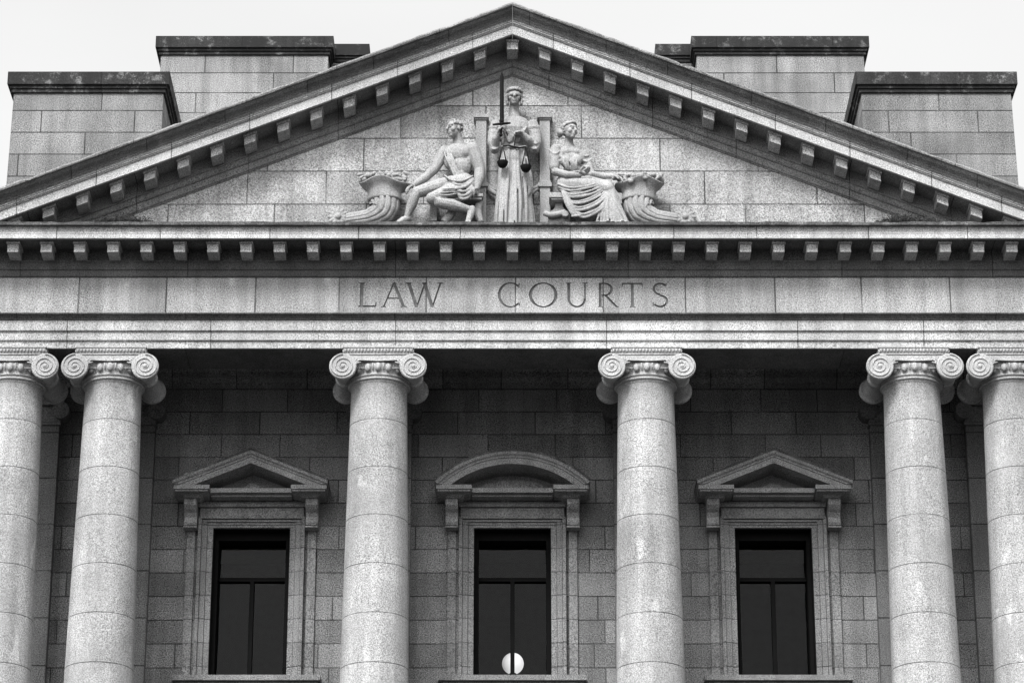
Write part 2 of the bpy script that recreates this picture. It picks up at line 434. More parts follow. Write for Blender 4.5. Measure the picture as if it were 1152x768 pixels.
sp_ = [(-.1, 26.033), (-1.19, 26.033), (-1.20, 26.06), (-1.225, 26.10), (-1.27, 26.15), (-1.295, 26.19), (-1.30, 26.205), (-.1, 26.205)]
rp_ = [(-.1, 26.208), (-1.30, 26.208), (-1.325, 26.215), (-1.335, 26.24), (-1.325, 26.272), (-1.29, 26.285), (-.1, 26.285)]
for sgn in (-1, 1):
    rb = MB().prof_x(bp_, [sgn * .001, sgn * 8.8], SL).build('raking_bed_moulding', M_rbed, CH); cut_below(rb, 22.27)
    rc = MB().prof_x(cp_, [sgn * .001, sgn * 9.32], SL).build('raking_cornice', M_rake, CH); cut_below(rc, 22.27)
    rf = MB().prof_x(fp_, [sgn * .001, sgn * 9.36], SL).build('raking_fillet', M_rake, rc); cut_below(rf, 22.27)
    rs = MB().prof_x(sp_, [sgn * .001, sgn * 9.6], SL).build('sima', M_sima, rc); cut_below(rs, 22.27)
    rr = MB().prof_rough(rp_, sgn * .001, sgn * 9.66, SL, .13, .009, 4 + sgn).build('roof_edge_roll', M_rbed, rc); cut_below(rr, 22.27)
    for o in (rb, rc, rf, rs): 
        b = o.modifiers.new('bevel', 'BEVEL'); b.width = .004; b.segments = 1; b.limit_method = 'ANGLE'; b.angle_limit = R(50)
    mp = modillion_mesh(SL * sgn, 25.80, 0.0, -.559)
    # a sheared block, made once for each slope and copied down it
    mb_ = MB(); z = 25.80; hw, hc, y0, y1 = .092, .112, -.955, -.559
    for w, ya, d0, d1, d0b in ((hw, y0, -.192, -.05, -.200), (hc, y0 - .02, -.048, .002, -.048)):
        mb_.loft([[(q, ya, z - SL * sgn * q + d0), (q, y1, z - SL * sgn * q + d0b), (q, y1, z - SL * sgn * q + d1), (q, ya, z - SL * sgn * q + d1)] for q in (-w, w)])
    pr_ = mb_.build('modillion', M_mod, rb, .006)
    for k in range(1, 16):
        o = pr_ if k == 1 else pr_.copy()
        if k != 1: C.objects.link(o)
        o.parent = rb; o.location = (sgn * k * .5487, 0, -SL * k * .5487)
        if k == 15: cut_below(o, -1e9) if False else None
modillion_mesh(SL, 25.80, 0.0, -.559).build('modillion', M_mod, CH, .006)
rf_ = MB()
for sgn in (-1, 1): rf_.loft([[(0, y, 26.20), (sgn * 9.2, y, 26.20 - SL * 9.2), (sgn * 9.2, y, 22.3), (0, y, 22.3)] for y in (-.09, 1.45)])
rf_.build('roof', M_roof, CH)
MB().box(-8.95, 8.95, 1.46, 23.9, 22.3, 22.6).build('flat_roof', M_roof, CH)

# ------------------------------------------------------------------ attic masses behind the pediment
def cope_ring(mb, x0, x1, y0, y1, z0, z1, e):
    h = z1 - z0
    for k, (a, b, p) in enumerate(((0, .18, .35), (.185, .33, .62), (.335, 1, 1.0))):
        mb.box(x0 - e * p, x1 + e * p, y0 - e * p, y1 + e * p, z0 + h * a, z0 + h * b)
for sgn in (-1, 1):
    def xx(a, b): return (a, b) if sgn < 0 else (-b, -a)
    x0, x1 = xx(-8.83, -6.18)
    ab = MB(); bt = .05
    ab.loft([[(x0 - (bt if sgn < 0 else 0), 1.5, 22.5), (x1 + (bt if sgn > 0 else 0), 1.5, 22.5), (x1 + (bt if sgn > 0 else 0), 4.4, 22.5), (x0 - (bt if sgn < 0 else 0), 4.4, 22.5)],
             [(x0, 1.5, 25.96), (x1, 1.5, 25.96), (x1, 4.4, 25.96), (x0, 4.4, 25.96)]])
    a = ab.build('attic_block', M_attic, CH, .01)
    k = MB(); cope_ring(k, x0, x1, 1.5, 4.4, 25.963, 26.34, .11); k.build('coping', M_cope, a, .008)
    x0, x1 = xx(-6.68, -3.5)
    a = MB().box(x0, x1, 4.8, 9, 22.5, 28.40).build('attic_block', M_attic2, CH, .01)
    k = MB(); cope_ring(k, x0, x1, 4.8, 9, 28.403, 28.77, .10); k.build('coping', M_cope, a, .008)
    x0, x1 = xx(-3.48, -2.82)
    a = MB().box(x0, x1, 5.3, 9, 22.5, 28.50).build('attic_block', M_attic2, CH, .01)
    k = MB(); cope_ring(k, x0, x1, 5.3, 9, 28.503, 28.87, .08); k.build('coping', M_cope, a, .008)

# ------------------------------------------------------------------ columns
CXS = [-8.22, -6.585, -2.2, 2.2, 6.585, 8.22]
ZB, ZN = 10.2, 19.76
def shaft_r(z):
    q = (z - ZB) / (ZN - ZB)
    return .600 - .139 * q ** 1.35
sh = MB(); pr = []
for i in range(25):
    z = ZB + .55 + (ZN - ZB - .58) * i / 24; pr.append((shaft_r(z), z))
pr += [(.468, ZN - .02), (.482, ZN), (.482, ZN + .02)]
sh.lathe(pr, n=64)
cap = MB()
cap.lathe([(.47, ZN + .015), (.50, ZN + .02), (.518, ZN + .04), (.50, ZN + .06), (.49, ZN + .065), (.49, ZN + .075), (.515, ZN + .085), (.525, ZN + .1), (.515, ZN + .115),
           (.50, ZN + .12), (.52, ZN + .16), (.55, ZN + .22), (.56, ZN + .27), (.55, ZN + .3)], n=56)
for i in range(20):                                       # egg and dart on the echinus
    a = 2 * PI * (i + .5) / 20 + PI / 2 + PI / 20
    c = (.548 * math.cos(a), .548 * math.sin(a), ZN + .215)
    cap.ball(c, (.052, .04, .075), Matrix.Rotation(a - PI / 2, 3, 'Z').to_euler(), 10, 7)
    a += PI / 20
    cap.tube([(.565 * math.cos(a), .565 * math.sin(a), ZN + .275), (.54 * math.cos(a), .54 * math.sin(a), ZN + .15)], [.014, .006], 6)
CZ_ = 19.965; VX = .575
for sg in (-1, 1):                                        # channel between the scrolls, front and back
    yf = sg * .575
    poly = [(-VX, CZ_ + .228), (VX, CZ_ + .228)]
    for i in range(13):
        q = 1 - 2 * i / 12; poly.append((q * (VX - .02), CZ_ + .142 - .062 * (1 - abs(q)) ** .5 * .6 + .03 * abs(q)))
    cap.prism_y(poly, yf, yf - sg * .12)
    cap.tube([(-VX, yf, CZ_ + .215), (VX, yf, CZ_ + .215)], .016, 8)
    low = [(q * (VX - .1), yf, CZ_ + .138 - .037 * (1 - abs(q)) ** .5) for q in [-1 + 2 * i / 12 for i in range(13)]]
    cap.tube(low, .013, 6)
    for s in (-1, 1):                                     # palmettes beside the eggs
        for k in range(4):
            a = R(20 + k * 24)
            p0 = Vector((s * .40, yf, CZ_ + .03)); p1 = p0 + Vector((-s * .13 * math.cos(a), sg * .012, .12 * math.sin(a)))
            cap.tube([p0, (p0 + p1) / 2 + Vector((0, 0, .01)), p1], [.008, .017, .008], 6)
cap.box(-.5, .5, -.5, .5, ZN + .2, CZ_ + .225)
aba = MB()
aba.box(-.585, .585, -.585, .585, 20.296, 20.3235)
aba.loft([[(sx * w, sy * w, z) for sx, sy in ((-1, -1), (1, -1), (1, 1), (-1, 1))] for w, z in ((.535, 20.196), (.545, 20.22), (.57, 20.27), (.575, 20.294))])
for i in range(21):
    q = -.54 + 1.08 * i / 20
    for s in (-1, 1):
        aba.ball((q, s * .566, 20.25), (.019, .022, .034), None, 8, 5)
        aba.ball((s * .566, q, 20.25), (.022, .019, .034), None, 8, 5)
def volute(s):
    v = MB()
    # bolster running front to back, pinched at its middle
    ys = [-.60, -.588, -.535, -.53, -.44, -.30, -.12, -.07, -.06, .06, .07, .12, .30, .44, .53, .535, .588, .60]
    rs = [.208, .224, .224, .196, .178, .150, .130, .132, .15, .15, .132, .130, .150, .178, .196, .224, .224, .208]
    v.loft([[(s * VX + r * math.cos(2 * PI * i / 36), y, CZ_ + r * math.sin(2 * PI * i / 36)) for i in range(36)] for y, r in zip(ys, rs)], True)
    for sg in (-1, 1):
        pts = []; rad = []
        for i in range(76):
            q = i / 75; a = PI / 2 + (1 if s > 0 else -1) * (-1) * q * 2 * PI * 2.6
            r = .208 * (1 - q) ** 1.12 + .035 * q + .0
            pts.append((s * VX + r * math.cos(a), sg * .604, CZ_ + r * math.sin(a))); rad.append(.0165 * (1 - .5 * q))
        v.tube(pts, rad, 8)
        v.ball((s * VX, sg * .605, CZ_), (.034, .02, .034), None, 12, 7)
    return v
bas = MB().lathe([(.78, ZB + .003), (.78, ZB + .15), (.79, ZB + .16), (.83, ZB + .2), (.83, ZB + .26), (.79, ZB + .3), (.70, ZB + .32), (.68, ZB + .36), (.70, ZB + .4), (.73, ZB + .43), (.73, ZB + .48), (.70, ZB + .51), (.62, ZB + .53), (.60, ZB + .56)], n=48)
protoc = None
for cx in CXS:
    if protoc is None:
        c0 = sh.build('column', M_shaft, CH); kids = [cap.build('capital', M_carved, c0), aba.build('abacus', M_carved, c0), volute(-1).build('volute', M_carved, c0), volute(1).build('volute', M_carved, c0), bas.build('base', M_shaft, c0)]
        protoc = c0; o = c0
    else:
        o = protoc.copy(); C.objects.link(o); o.parent = CH
        for kd in kids:
            d = kd.copy(); C.objects.link(d); d.parent = o
    o.location = (cx, 0, 0)
for i, cx in enumerate(CXS):                               # pilasters answering the columns on the wall
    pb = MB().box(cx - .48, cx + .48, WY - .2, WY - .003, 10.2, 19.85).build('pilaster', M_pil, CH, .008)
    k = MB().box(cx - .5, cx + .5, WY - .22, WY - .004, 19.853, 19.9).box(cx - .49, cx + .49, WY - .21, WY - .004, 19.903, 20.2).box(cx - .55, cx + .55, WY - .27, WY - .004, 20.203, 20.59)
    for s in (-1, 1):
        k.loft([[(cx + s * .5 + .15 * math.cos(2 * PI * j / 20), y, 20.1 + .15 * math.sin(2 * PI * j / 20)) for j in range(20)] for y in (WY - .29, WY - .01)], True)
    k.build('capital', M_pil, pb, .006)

# ------------------------------------------------------------------ windows
def zz(y, Y): return at(576.5, y, Y)[1]
def window(cx, arched):
    f0 = WY - .10                                         # face of the architrave round the opening
    w = MB(); jw = .235
    x0, x1 = -WW, WW
    z0, z1 = WZ0, WZ1
    pf = WY - .66
    zF = zz(566, f0); zm0, zm1 = zz(554.3, pf + .24), zz(548.7, pf + .24); zb = zz(544.7, pf + .02); ze = zz(551.3, pf + .02)
    # stepped architrave: outer fascia, inner fascia (each side and the head)
    for s in (-1, 1):
        def bx(a, b, y0, za, zb_):
            xa, xb = (s * a, s * b) if s > 0 else (s * b, s * a)
            w.box(xa, xb, y0, WY - .002, za, zb_)
        bx(WW - .004, WW + .09, f0 + .045, z0, z1)
        bx(WW + .093, WW + .185, f0 + .02, z0, z1 + .095)
        bx(WW + .188, WW + jw + .012, f0 - .015, z0, z1 + .145)
        bx(WW + jw + .06, WW + jw + .205, f0 + .05, z0, zF)            # backing strip under the console
    w.box(-WW - .09, WW + .09, f0 + .045, WY - .002, z1, z1 + .092)
    w.box(-WW - .183, WW + .183, f0 + .02, WY - .002, z1 + .098, z1 + .142)
    w.box(-WW - jw - .012, WW + jw + .012, f0 - .015, WY - .002, z1 + .148, z1 + .185)
    w.box(-WW - jw + .01, WW + jw - .01, f0 + .01, WY - .002, z1 + .19, z1 + .345)   # plain frieze
    w.box(-WW - jw - .02, WW + jw + .02, f0 - .035, WY - .002, z1 + .35, zF)
    w.box(-WW - jw + .02, WW + jw - .02, f0 - .01, WY - .002, zF + .004, zm0 - .02)
    root = w.build('window', M_trim, CH, .006, (cx, 0, 0))
    # sill
    MB().box(-1.23, 1.23, WY - .22, WY - .002, 15.36, 15.455).box(-1.18, 1.18, WY - .15, WY - .003, 15.25, 15.357).build('sill', M_trim, root, .008)
    # pediment: level pieces over the consoles, shallower middle cornice, raking or curved head
    p = MB()
    for s in (-1, 1):
        cxx = s * .985
        p.box(cxx - .30, cxx + .30, pf + .02, WY - .002, ze + .03, zb)
        p.box(cxx - .275, cxx + .275, pf + .05, WY - .002, ze, ze + .027)
        p.loft([[(cxx - a_, y, z), (cxx + a_, y, z), (cxx + a_, WY - .002, z), (cxx - a_, WY - .002, z)] for a_, y, z in ((.125, WY - .38, zF + .004), (.14, WY - .4, zF + .02), (.17, WY - .45, zF + .045), (.21, WY - .52, ze - .004))])
    p.box(-.683, .683, pf + .24, WY - .002, zm0 + .012, zm1)
    p.box(-.68, .68, pf + .34, WY - .002, zm0 - .03, zm0 + .009)
    prof = [(WY - .002, 0.0), (pf + .025, 0.0), (pf + .02, .10), (pf - .0, .108), (pf - .005, .13), (pf - .04, .155), (pf - .055, .19), (pf - .055, .205), (WY - .002, .215)]
    xe = 1.305; lead = [(WY - .003, .217), (pf - .03, .207), (pf - .066, .20), (pf - .072, .222), (pf - .05, .242), (WY - .003, .25)]
    if not arched:
        sl = .41; za = zz(505.5, pf - .05) - .21
        for s in (-1, 1):
            o = MB().loft([[(x, y, za - sl * abs(x) + dz) for y, dz in prof] for x in (s * .0008, s * xe)]).build('raking_cornice', M_trimp, root)
            cut_below(o, zb + .002)
            o = MB().loft([[(x, y, za - sl * abs(x) + dz) for y, dz in lead] for x in (s * .0008, s * (xe + .012))]).build('lead_flashing', M_ledge, root)
        tyq = [(-1.0, zb - .02), (1.0, zb - .02), (0, za + .02)]
        inner = [(-.40, zm1 + .003), (.40, zm1 + .003), (0, zm1 + .2)]
    else:
        rr = 1.836; zc = zz(506.5, pf - .05) - rr; rings = []; a_ = .79
        for i in range(37):
            an = -a_ + 2 * a_ * i / 36
            rings.append([((rr - .21 + dz) * math.sin(an), y, zc + (rr - .21 + dz) * math.cos(an)) for y, dz in prof])
        o = MB().loft(rings).build('arched_cornice', M_trimp, root); cut_below(o, zb + .002)
        rings = []; a2 = .776
        for i in range(37):
            an = -a2 + 2 * a2 * i / 36
            rings.append([((rr - .21 + dz) * math.sin(an), y, zc + (rr - .21 + dz) * math.cos(an)) for y, dz in lead])
        MB().loft(rings).build('lead_flashing', M_ledge, root)
        ri = rr - .2; a1 = math.acos((zb - zc) / ri)
        tyq = [(ri * math.sin(-a1 + 2 * a1 * i / 20), zc + ri * math.cos(-a1 + 2 * a1 * i / 20) - .01) for i in range(21)]
        inner = [(-.66, zm1 + .003)] + [(.66 * math.sin(-PI / 2 + PI * i / 16), zm1 + .003 + .24 * math.cos(-PI / 2 + PI * i / 16)) for i in range(1, 16)] + [(.66, zm1 + .003)]
    p.prism_y(tyq, WY - .02, WY - .003)
    p.prism_y(inner, WY - .13, WY - .021)
    p.build('pediment', M_trimp, root, .005)
    # scrolled consoles
    for s in (-1, 1):
        q = MB()
        pts = [(WY - .03, zF), (WY - .36, zF), (WY - .385, zF - .05), (WY - .37, zF - .11), (WY - .31, zF - .165), (WY - .235, zF - .21), (WY - .19, zF - .28), (WY - .215, zF - .34), (WY - .235, zF - .38), (WY - .215, zF - .425), (WY - .15, zF - .445), (WY - .03, zF - .445)]
        c_ = s * (WW + jw + .135)
        q.loft([[(x, y, z) for y, z in pts] for x in (c_ - .105, c_ + .105)])
        for dx in (-.07, .07):
            q.loft([[(x, y - .014, z) for y, z in pts[1:-1]] + [(x, WY - .05, pts[-1][1])] + [(x, WY - .05, pts[0][1])] for x in (c_ + dx - .02, c_ + dx + .02)])
        q.box(c_ - .113, c_ + .113, WY - .25, WY - .05, zF - .475, zF - .448)
        q.build('console', M_trimp, root, .005)
    # dark timber frame, deep in the reveal
    F = MB(); fy0, fy1 = WY + .16, WY + .52; fw = .085
    F.box(x0 - .0, x0 + fw, fy0, fy1, z0, z1).box(x1 - fw, x1, fy0, fy1, z0, z1)
    F.box(x0 + fw, x1 - fw, fy0, fy1, z1 - .16, z1).box(x0 + fw, x1 - fw, fy0, fy1, z0, z0 + .06)
    F.box(x0 + .001, x0 + .02, WY + .0, fy0, z0, z1).box(x1 - .02, x1 - .001, WY + .0, fy0, z0, z1).box(x0 + .02, x1 - .02, WY + .001, fy0, z1 - .02, z1 - .001)
    ztr = at(cx * 66.5 + 576.5, 652.8, WY + .4)[1]
    F.box(x0 + fw, x1 - fw, WY + .34, WY + .46, ztr - .035, ztr + .035)
    F.box(-.036, .036, WY + .34, WY + .46, z0 + .06, ztr - .035)
    F.build('window_frame', M_frame, root, .004)
    gy = WY + .41
    for a, b, c, d in ((x0 + fw, x1 - fw, ztr + .035, z1 - .16), (x0 + fw, -.036, z0 + .06, ztr - .035), (.036, x1 - fw, z0 + .06, ztr - .035)):
        MB().add([(a, gy, c), (b, gy, c), (b, gy, d), (a, gy, d)], [(0, 1, 2, 3)]).build('pane', M_glass, root)
for cx, ar in zip(WX, (False, True, False)): window(cx, ar)

# globe lamp glowing inside the middle window
gx, gz = at(577, 746, 3.2)
lp = thing('globe_lamp', 'round white globe lamp glowing behind the lower panes of the middle window', 'lamp', (gx, 3.2, 14.1))
keep(MB().ball((gx, 3.2, gz), .185, None, 40, 24).build('lamp_globe', M_globe), lp)
keep(MB().lathe([(.17, 14.102), (.17, 14.13), (.03, 14.15), (.022, gz - .2), (.06, gz - .19), (.06, gz - .17)], (gx, 3.2, 0), 20).build('lamp_stem', M_bronze), lp)

# ------------------------------------------------------------------ carved figures in the pediment
def LP(lst): return [P(*q) for q in lst]

def head(mb, c, h, yaw, tilt=0.0, ears=True, eyes=True):
    """head of height h centred at c; yaw turns the face away from the viewer (+ = to the right)"""
    M = Matrix.Rotation(yaw, 3, 'Z') @ Matrix.Rotation(tilt, 3, 'X')
    e = M.to_euler()
    def w(x, y, z): return Vector(c) + M @ Vector((x * h, y * h, z * h))
    def bl(p, r): mb.ball(w(*p), [q * h for q in (r if isinstance(r, tuple) else (r, r, r))], e)
    bl((0, .04, .13), (.345, .43, .37)); bl((0, -.08, -.17), (.27, .31, .30)); bl((0, -.26, -.39), (.13, .12, .10))
    mb.limb([w(0, -.40, .10), w(0, -.50, -.09), w(0, -.46, -.12)], [.045 * h, .075 * h, .07 * h], 8)
    mb.limb([w(-.22, -.33, .15), w(0, -.40, .16), w(.22, -.33, .15)], [.05 * h, .065 * h, .05 * h], 8)
    for s in (-1, 1):
        bl((s * .19, -.25, -.10), (.12, .12, .13))
        if eyes: bl((s * .14, -.345, .05), (.075, .05, .04))
        if ears: bl((s * .345, .06, .0), (.05, .09, .13))
    bl((0, -.385, -.235), (.115, .055, .035)); bl((0, -.37, -.305), (.10, .055, .04))
    return w, e

def hand(mb, wrist, d, n, curl=25, k=1.25, thumb=1, spread=.3):
    d = Vector(d).normalized(); n = Vector(n); n = (n - d * n.dot(d)).normalized(); s = d.cross(n)
    M = Matrix((s, n, d)).transposed(); W = Vector(wrist)
    mb.ball(W + d * .055 * k, (.05 * k, .024 * k, .062 * k), M.to_euler(), 12, 8)
    for i, (o, ln) in enumerate(((-.038, .070), (-.013, .085), (.013, .080), (.036, .060))):
        p = W + d * .098 * k + s * o * k; a = 0; pts = [p - d * .03 * k]; q = p
        dd = (d + s * o * spread * 8 * .3).normalized(); pts.append(q)
        for j, fr_ in enumerate((.45, .32, .25)):
            a += R(curl)
            q = q + (dd * math.cos(a) + n * math.sin(a)) * ln * k * fr_ * 1.15; pts.append(q)
        mb.limb(pts, [.0135 * k, .0135 * k, .0125 * k, .0115 * k, .010 * k], 8)
    p0 = W + d * .03 * k + s * thumb * .035 * k
    p1 = p0 + (d * .7 + s * thumb * .6 + n * .35).normalized() * .05 * k
    p2 = p1 + (d * .85 + n * .5 + s * thumb * .05).normalized() * .045 * k
    mb.limb([p0, p1, p2], [.019 * k, .0155 * k, .012 * k], 8)

FR = random.Random(11)
def fold(mb, pts, r=.018, n=6, ends=.45):
    """a raised drapery fold along a smooth curve through the points"""
    r = r * FR.uniform(.85, 1.4); pts = [Vector(p) + Vector((FR.uniform(-.011, .011), FR.uniform(-.006, .012), FR.uniform(-.011, .011))) for p in pts]; out = []
    for i in range(len(pts) - 1):
        p0 = pts[max(i - 1, 0)]; p1 = pts[i]; p2 = pts[i + 1]; p3 = pts[min(i + 2, len(pts) - 1)]
        for j in range(5):
            t_ = j / 5
            out.append(.5 * ((2 * p1) + (p2 - p0) * t_ + (2 * p0 - 5 * p1 + 4 * p2 - p3) * t_ ** 2 + (3 * p1 - p0 - 3 * p2 + p3) * t_ ** 3))
    out.append(pts[-1]); m = len(out)
    mb.tube(out, [r * (ends + (1 - ends) * math.sin(PI * i / (m - 1)) ** .6) for i in range(m)], n)

def curls(mb, w, h, seed, cond, r=(.055, .085), n=120, lift=1.0):
    rn = random.Random(seed)
    for i in range(n):
        zc = rn.uniform(-.8, 1); a = rn.uniform(0, 2 * PI); q = math.sqrt(1 - zc * zc)
        x, y, z = .36 * q * math.cos(a), .05 + .44 * q * math.sin(a), .14 + .38 * zc
        if cond(x, y, z): mb.ball(w(x * lift, y * lift, z * lift), rn.uniform(*r) * h, None, 8, 6)

# ---- standing figure: justice with sword and scales
jt = thing('justice_statue', 'carved stone woman standing blindfolded with upright sword and hanging scales', 'statue', P(578, 250, .3))
b = MB()
w, e = head(b, P(578.7, 110.5, .36), .325, 0, 0, ears=False, eyes=False)
b.limb(LP([(578.5, 136, .28), (578.6, 127, .29), (578.6, 118, .31)]), [.12, .085, .08])
b.ball(P(578, 139, .26), (.24, .13, .10))
b.limb(LP([(557, 163, .40), (558, 156, .48), (562, 149, .56)]), [.075, .07, .048])
hand(b, P(560.5, 151.5, .54), Vector((.35, -.25, .9)), (.9, -.25, -.3), 58, 1.25, -1)
b.limb(LP([(601, 165, .36), (594, 157, .48), (587.5, 150.5, .55)]), [.075, .068, .048])
hand(b, P(589, 151, .55), Vector((-.95, -.15, .12)), (.05, -.2, -1), 38, 1.25, 1)
keep(sculpt(b, 'body', M_stat, None, .009, 1), jt)
# robe
rb = MB(); rings = []; NF = 72
rows = [(258, 578.6, 23, .255, .31, .95), (251, 578.5, 22.5, .25, .31, .95), (240, 578.3, 21.8, .245, .31, .9), (228, 578.0, 20.6, .235, .31, .85), (215, 577.8, 19.2, .225, .31, .75), (200, 577.5, 17.6, .215, .30, .6), (186, 577.3, 16.4, .205, .30, .5), (174, 577.3, 15.2, .20, .29, .45), (165, 577.4, 14.0, .185, .28, .25),
        (161, 577.5, 14.2, .19, .28, .15), (155, 577.8, 16.6, .215, .29, .3), (148, 578, 18.0, .23, .30, .25), (142, 578.2, 18.8, .20, .28, .2), (137, 578.4, 16.8, .16, .26, .15), (133.5, 578.5, 11, .12, .25, 0)]
for py, px, hw, dp, dc, am in rows:
    c = P(px, py, dc); ring = []
    for i in range(NF):
        a = 2 * PI * i / NF
        f = 1 + am * (.050 * math.cos(11 * a + .4 * math.sin(py * .05)) + .028 * math.cos(17 * a + 1.3) + .016 * math.cos(29 * a + .7))
        ring.append((c.x + hw * PX * f * math.cos(a), c.y + dp * f * math.sin(a), c.z))
    rings.append(ring)
rb.loft(rings)
for x0, x1, d0 in ((567, 563, .50), (572, 570, .53), (577, 577, .54), (583, 585, .53), (589, 592, .50), (580, 581, .54), (570, 566, .52)):   # hanging folds of the skirt
    fold(rb, LP([(x0, 168, d0 - .05), ((x0 + x1) / 2, 195, d0 + .015), (x1, 225, d0 + .05), (x1 - .5, 252, d0 + .06)]), .024, 6, .6)
fold(rb, LP([(566, 205, .50), (561.5, 228, .48), (559, 251, .47)]), .035, 6, .6)
fold(rb, LP([(588, 186, .50), (593, 200, .50), (595, 214, .48), (593, 223, .44)]), .035, 6)     # falling mantle end
fold(rb, LP([(592, 176, .48), (597, 196, .46), (597.5, 212, .44), (594, 222, .42)]), .03, 6)
fold(rb, LP([(564, 164, .47), (571, 165.5, .51), (578, 166, .52), (585, 165.5, .51), (592, 164, .46)]), .020, 6, .8)   # girdle
for s, x in ((-1, 556.5), (1, 601)):                      # gathered sleeves
    rb.limb(LP([(x - s * 1.5, 141, .30), (x + s * .8, 151, .33), (x + s * 1.2, 161, .36), (x + s * .2, 168, .37)]), [.098, .108, .106, .08])
    for k in range(4):
        fold(rb, LP([(x + s * (6.8 - .5 * k), 142 + 6.5 * k, .34), (x + s * 1.5, 149 + 6.3 * k, .435 + .01 * k), (x - s * 6, 146 + 5 * k + 4 * (k % 2), .39)]), .017)
    rb.ball(P(x - s * .5, 145, .34), (.105, .10, .07))
fold(rb, LP([(565, 135, .36), (571, 138.5, .45), (578, 140, .48), (586, 138.5, .45), (592, 134.5, .36)]), .018, 6, .8)
for k in range(4):
    fold(rb, LP([(563 + 3 * k, 142 + k, .45), (569 + 2.2 * k, 150, .51), (572 + 1.4 * k, 160, .49)]), .014)
    fold(rb, LP([(594 - 3 * k, 142 + k, .45), (588 - 2.2 * k, 150, .51), (584 - 1.4 * k, 160, .49)]), .014)
keep(sculpt(rb, 'robe', M_stat, None, .0098, 1), jt)
hr = MB()
for s in (-1, 1):
    for k in range(7): hr.ball(w(s * (.37 + .02 * math.sin(k * 2)), .02 - .01 * k, .17 - .09 * k), (.085 * .325, .14 * .325, .085 * .325))
for k in range(15):
    a = 2 * PI * k / 15
    hr.ball(w(.385 * math.cos(a), .04 + .465 * math.sin(a), .34), (.026, .026, .03)); hr.ball(w(.36 * math.cos(a + .2), .04 + .43 * math.sin(a + .2), .43), .024)
hr.ball(w(0, .06, .34), (.345 * .36, .325 * .44, .325 * .22))
keep(sculpt(hr, 'hair', M_stat, None, .009, 1), jt)
bf = MB(); bf.loft([[w(.385 * (1 + g_) * math.cos(a), .02 + .485 * (1 + g_) * math.sin(a), z) for a in [2 * PI * i / 40 for i in range(40)]] for g_, z in ((-.03, -.03), (.02, -.02), (.03, .06), (.02, .13), (-.03, .14))], True)
keep(bf.build('blindfold', M_stat), jt)
sw = MB()
sx0 = P(564.6, 139, .62); top = P(564.6, 80.5, .62); bot = P(563.6, 152, .62)
sw.loft([[(sx0.x - .037, sx0.y, sx0.z), (sx0.x, sx0.y - .018, sx0.z), (sx0.x + .037, sx0.y, sx0.z), (sx0.x, sx0.y + .016, sx0.z)], [(top.x - .033, top.y, top.z - .1), (top.x, top.y - .013, top.z - .1), (top.x + .033, top.y, top.z - .1), (top.x, top.y + .013, top.z - .1)], [(top.x - .002, top.y, top.z), (top.x, top.y - .002, top.z), (top.x + .002, top.y, top.z), (top.x, top.y + .002, top.z)]])
sw.limb([P(555, 140.3, .62), P(564.3, 139.3, .62), P(573.5, 138.6, .62)], [.017, .026, .017], 8)
sw.limb([P(564.3, 139, .62), bot], [.02, .018], 8).ball(bot, .03); sw.ball(P(564.3, 136.3, .62), (.042, .03, .045))
keep(sw.build('sword', M_bronze), jt)
sb = MB(); bl_, br_ = P(565.8, 164.3, .66), P(591.5, 165.2, .66)
sb.tube([bl_, P(572, 163.6, .66), P(578.5, 165.5, .66), P(585, 166.2, .66), br_], [.012, .014, .02, .014, .012], 8)
sb.limb([P(578.5, 165, .66), P(580, 153, .62)], [.01, .01], 6)
sbo = keep(sb.build('scale_beam', M_bronze), jt)
for e0, px, py in ((bl_, 565.4, 182), (br_, 591.6, 186.8)):
    c = P(px, py, .66); pn = MB(); rr = 6.3 * PX
    pn.lathe([(rr, 0), (rr * .99, -.012), (rr * .86, -.055), (rr * .6, -.095), (rr * .2, -.115), (.004, -.118)], c, 24)
    for k in range(4):
        a = PI / 4 + k * PI / 2; pn.tube([e0, c + Vector((rr * .93 * math.cos(a), rr * .93 * math.sin(a), 0))], .007, 5)
    o = pn.build('scale_pan', M_bronze, sbo)
    o.matrix_parent_inverse = Matrix.Identity(4)

# ---- seated man
mn = thing('seated_man_statue', 'carved stone man seated bare-chested with a cloth over his lap, reaching left', 'statue', P(505, 250, .35))
b = MB()
w, e = head(b, P(510.8, 145.8, .40), .325, R(-48), R(4))
b.limb(LP([(516.5, 164, .30), (515, 157, .33), (513.5, 151, .36)]), [.115, .088, .085])
b.ball(P(515.5, 174, .30), (.235, .165, .21)); b.ball(P(507.5, 172.5, .375), (.115, .07, .10)); b.ball(P(522.5, 171, .39), (.125, .075, .105))
b.ball(P(516, 164.5, .29), (.19, .11, .07)); b.ball(P(518, 188, .31), (.19, .145, .2)); b.ball(P(520, 205, .30), (.21, .17, .16))
for dx in (-3.2, 3.2):
    for k in range(3): b.ball(P(515.5 + dx, 183 + 5.5 * k, .425 - .01 * k), (.055, .03, .05))
b.ball(P(506, 182, .29), (.10, .11, .15)); b.ball(P(527, 181, .31), (.10, .11, .15))
b.limb(LP([(499.5, 170.5, .29), (494.5, 181, .30), (489, 190.5, .33), (477.5, 200.5, .38), (466.5, 207.5, .43)]), [.098, .092, .078, .076, .047])
hand(b, P(467.5, 207, .43), P(459, 211, .46) - P(467.5, 207, .43), (.1, .35, -.9), 24, 1.3, -1)
b.limb(LP([(531, 168.5, .36), (536, 179, .37), (539.5, 191, .37), (538.8, 201, .41), (536.3, 212, .45)]), [.125, .108, .088, .088, .053])
hand(b, P(536.5, 211.5, .45), P(533, 219, .47) - P(536.5, 211.5, .45), (-.9, -.2, -.3), 52, 1.35, -1)
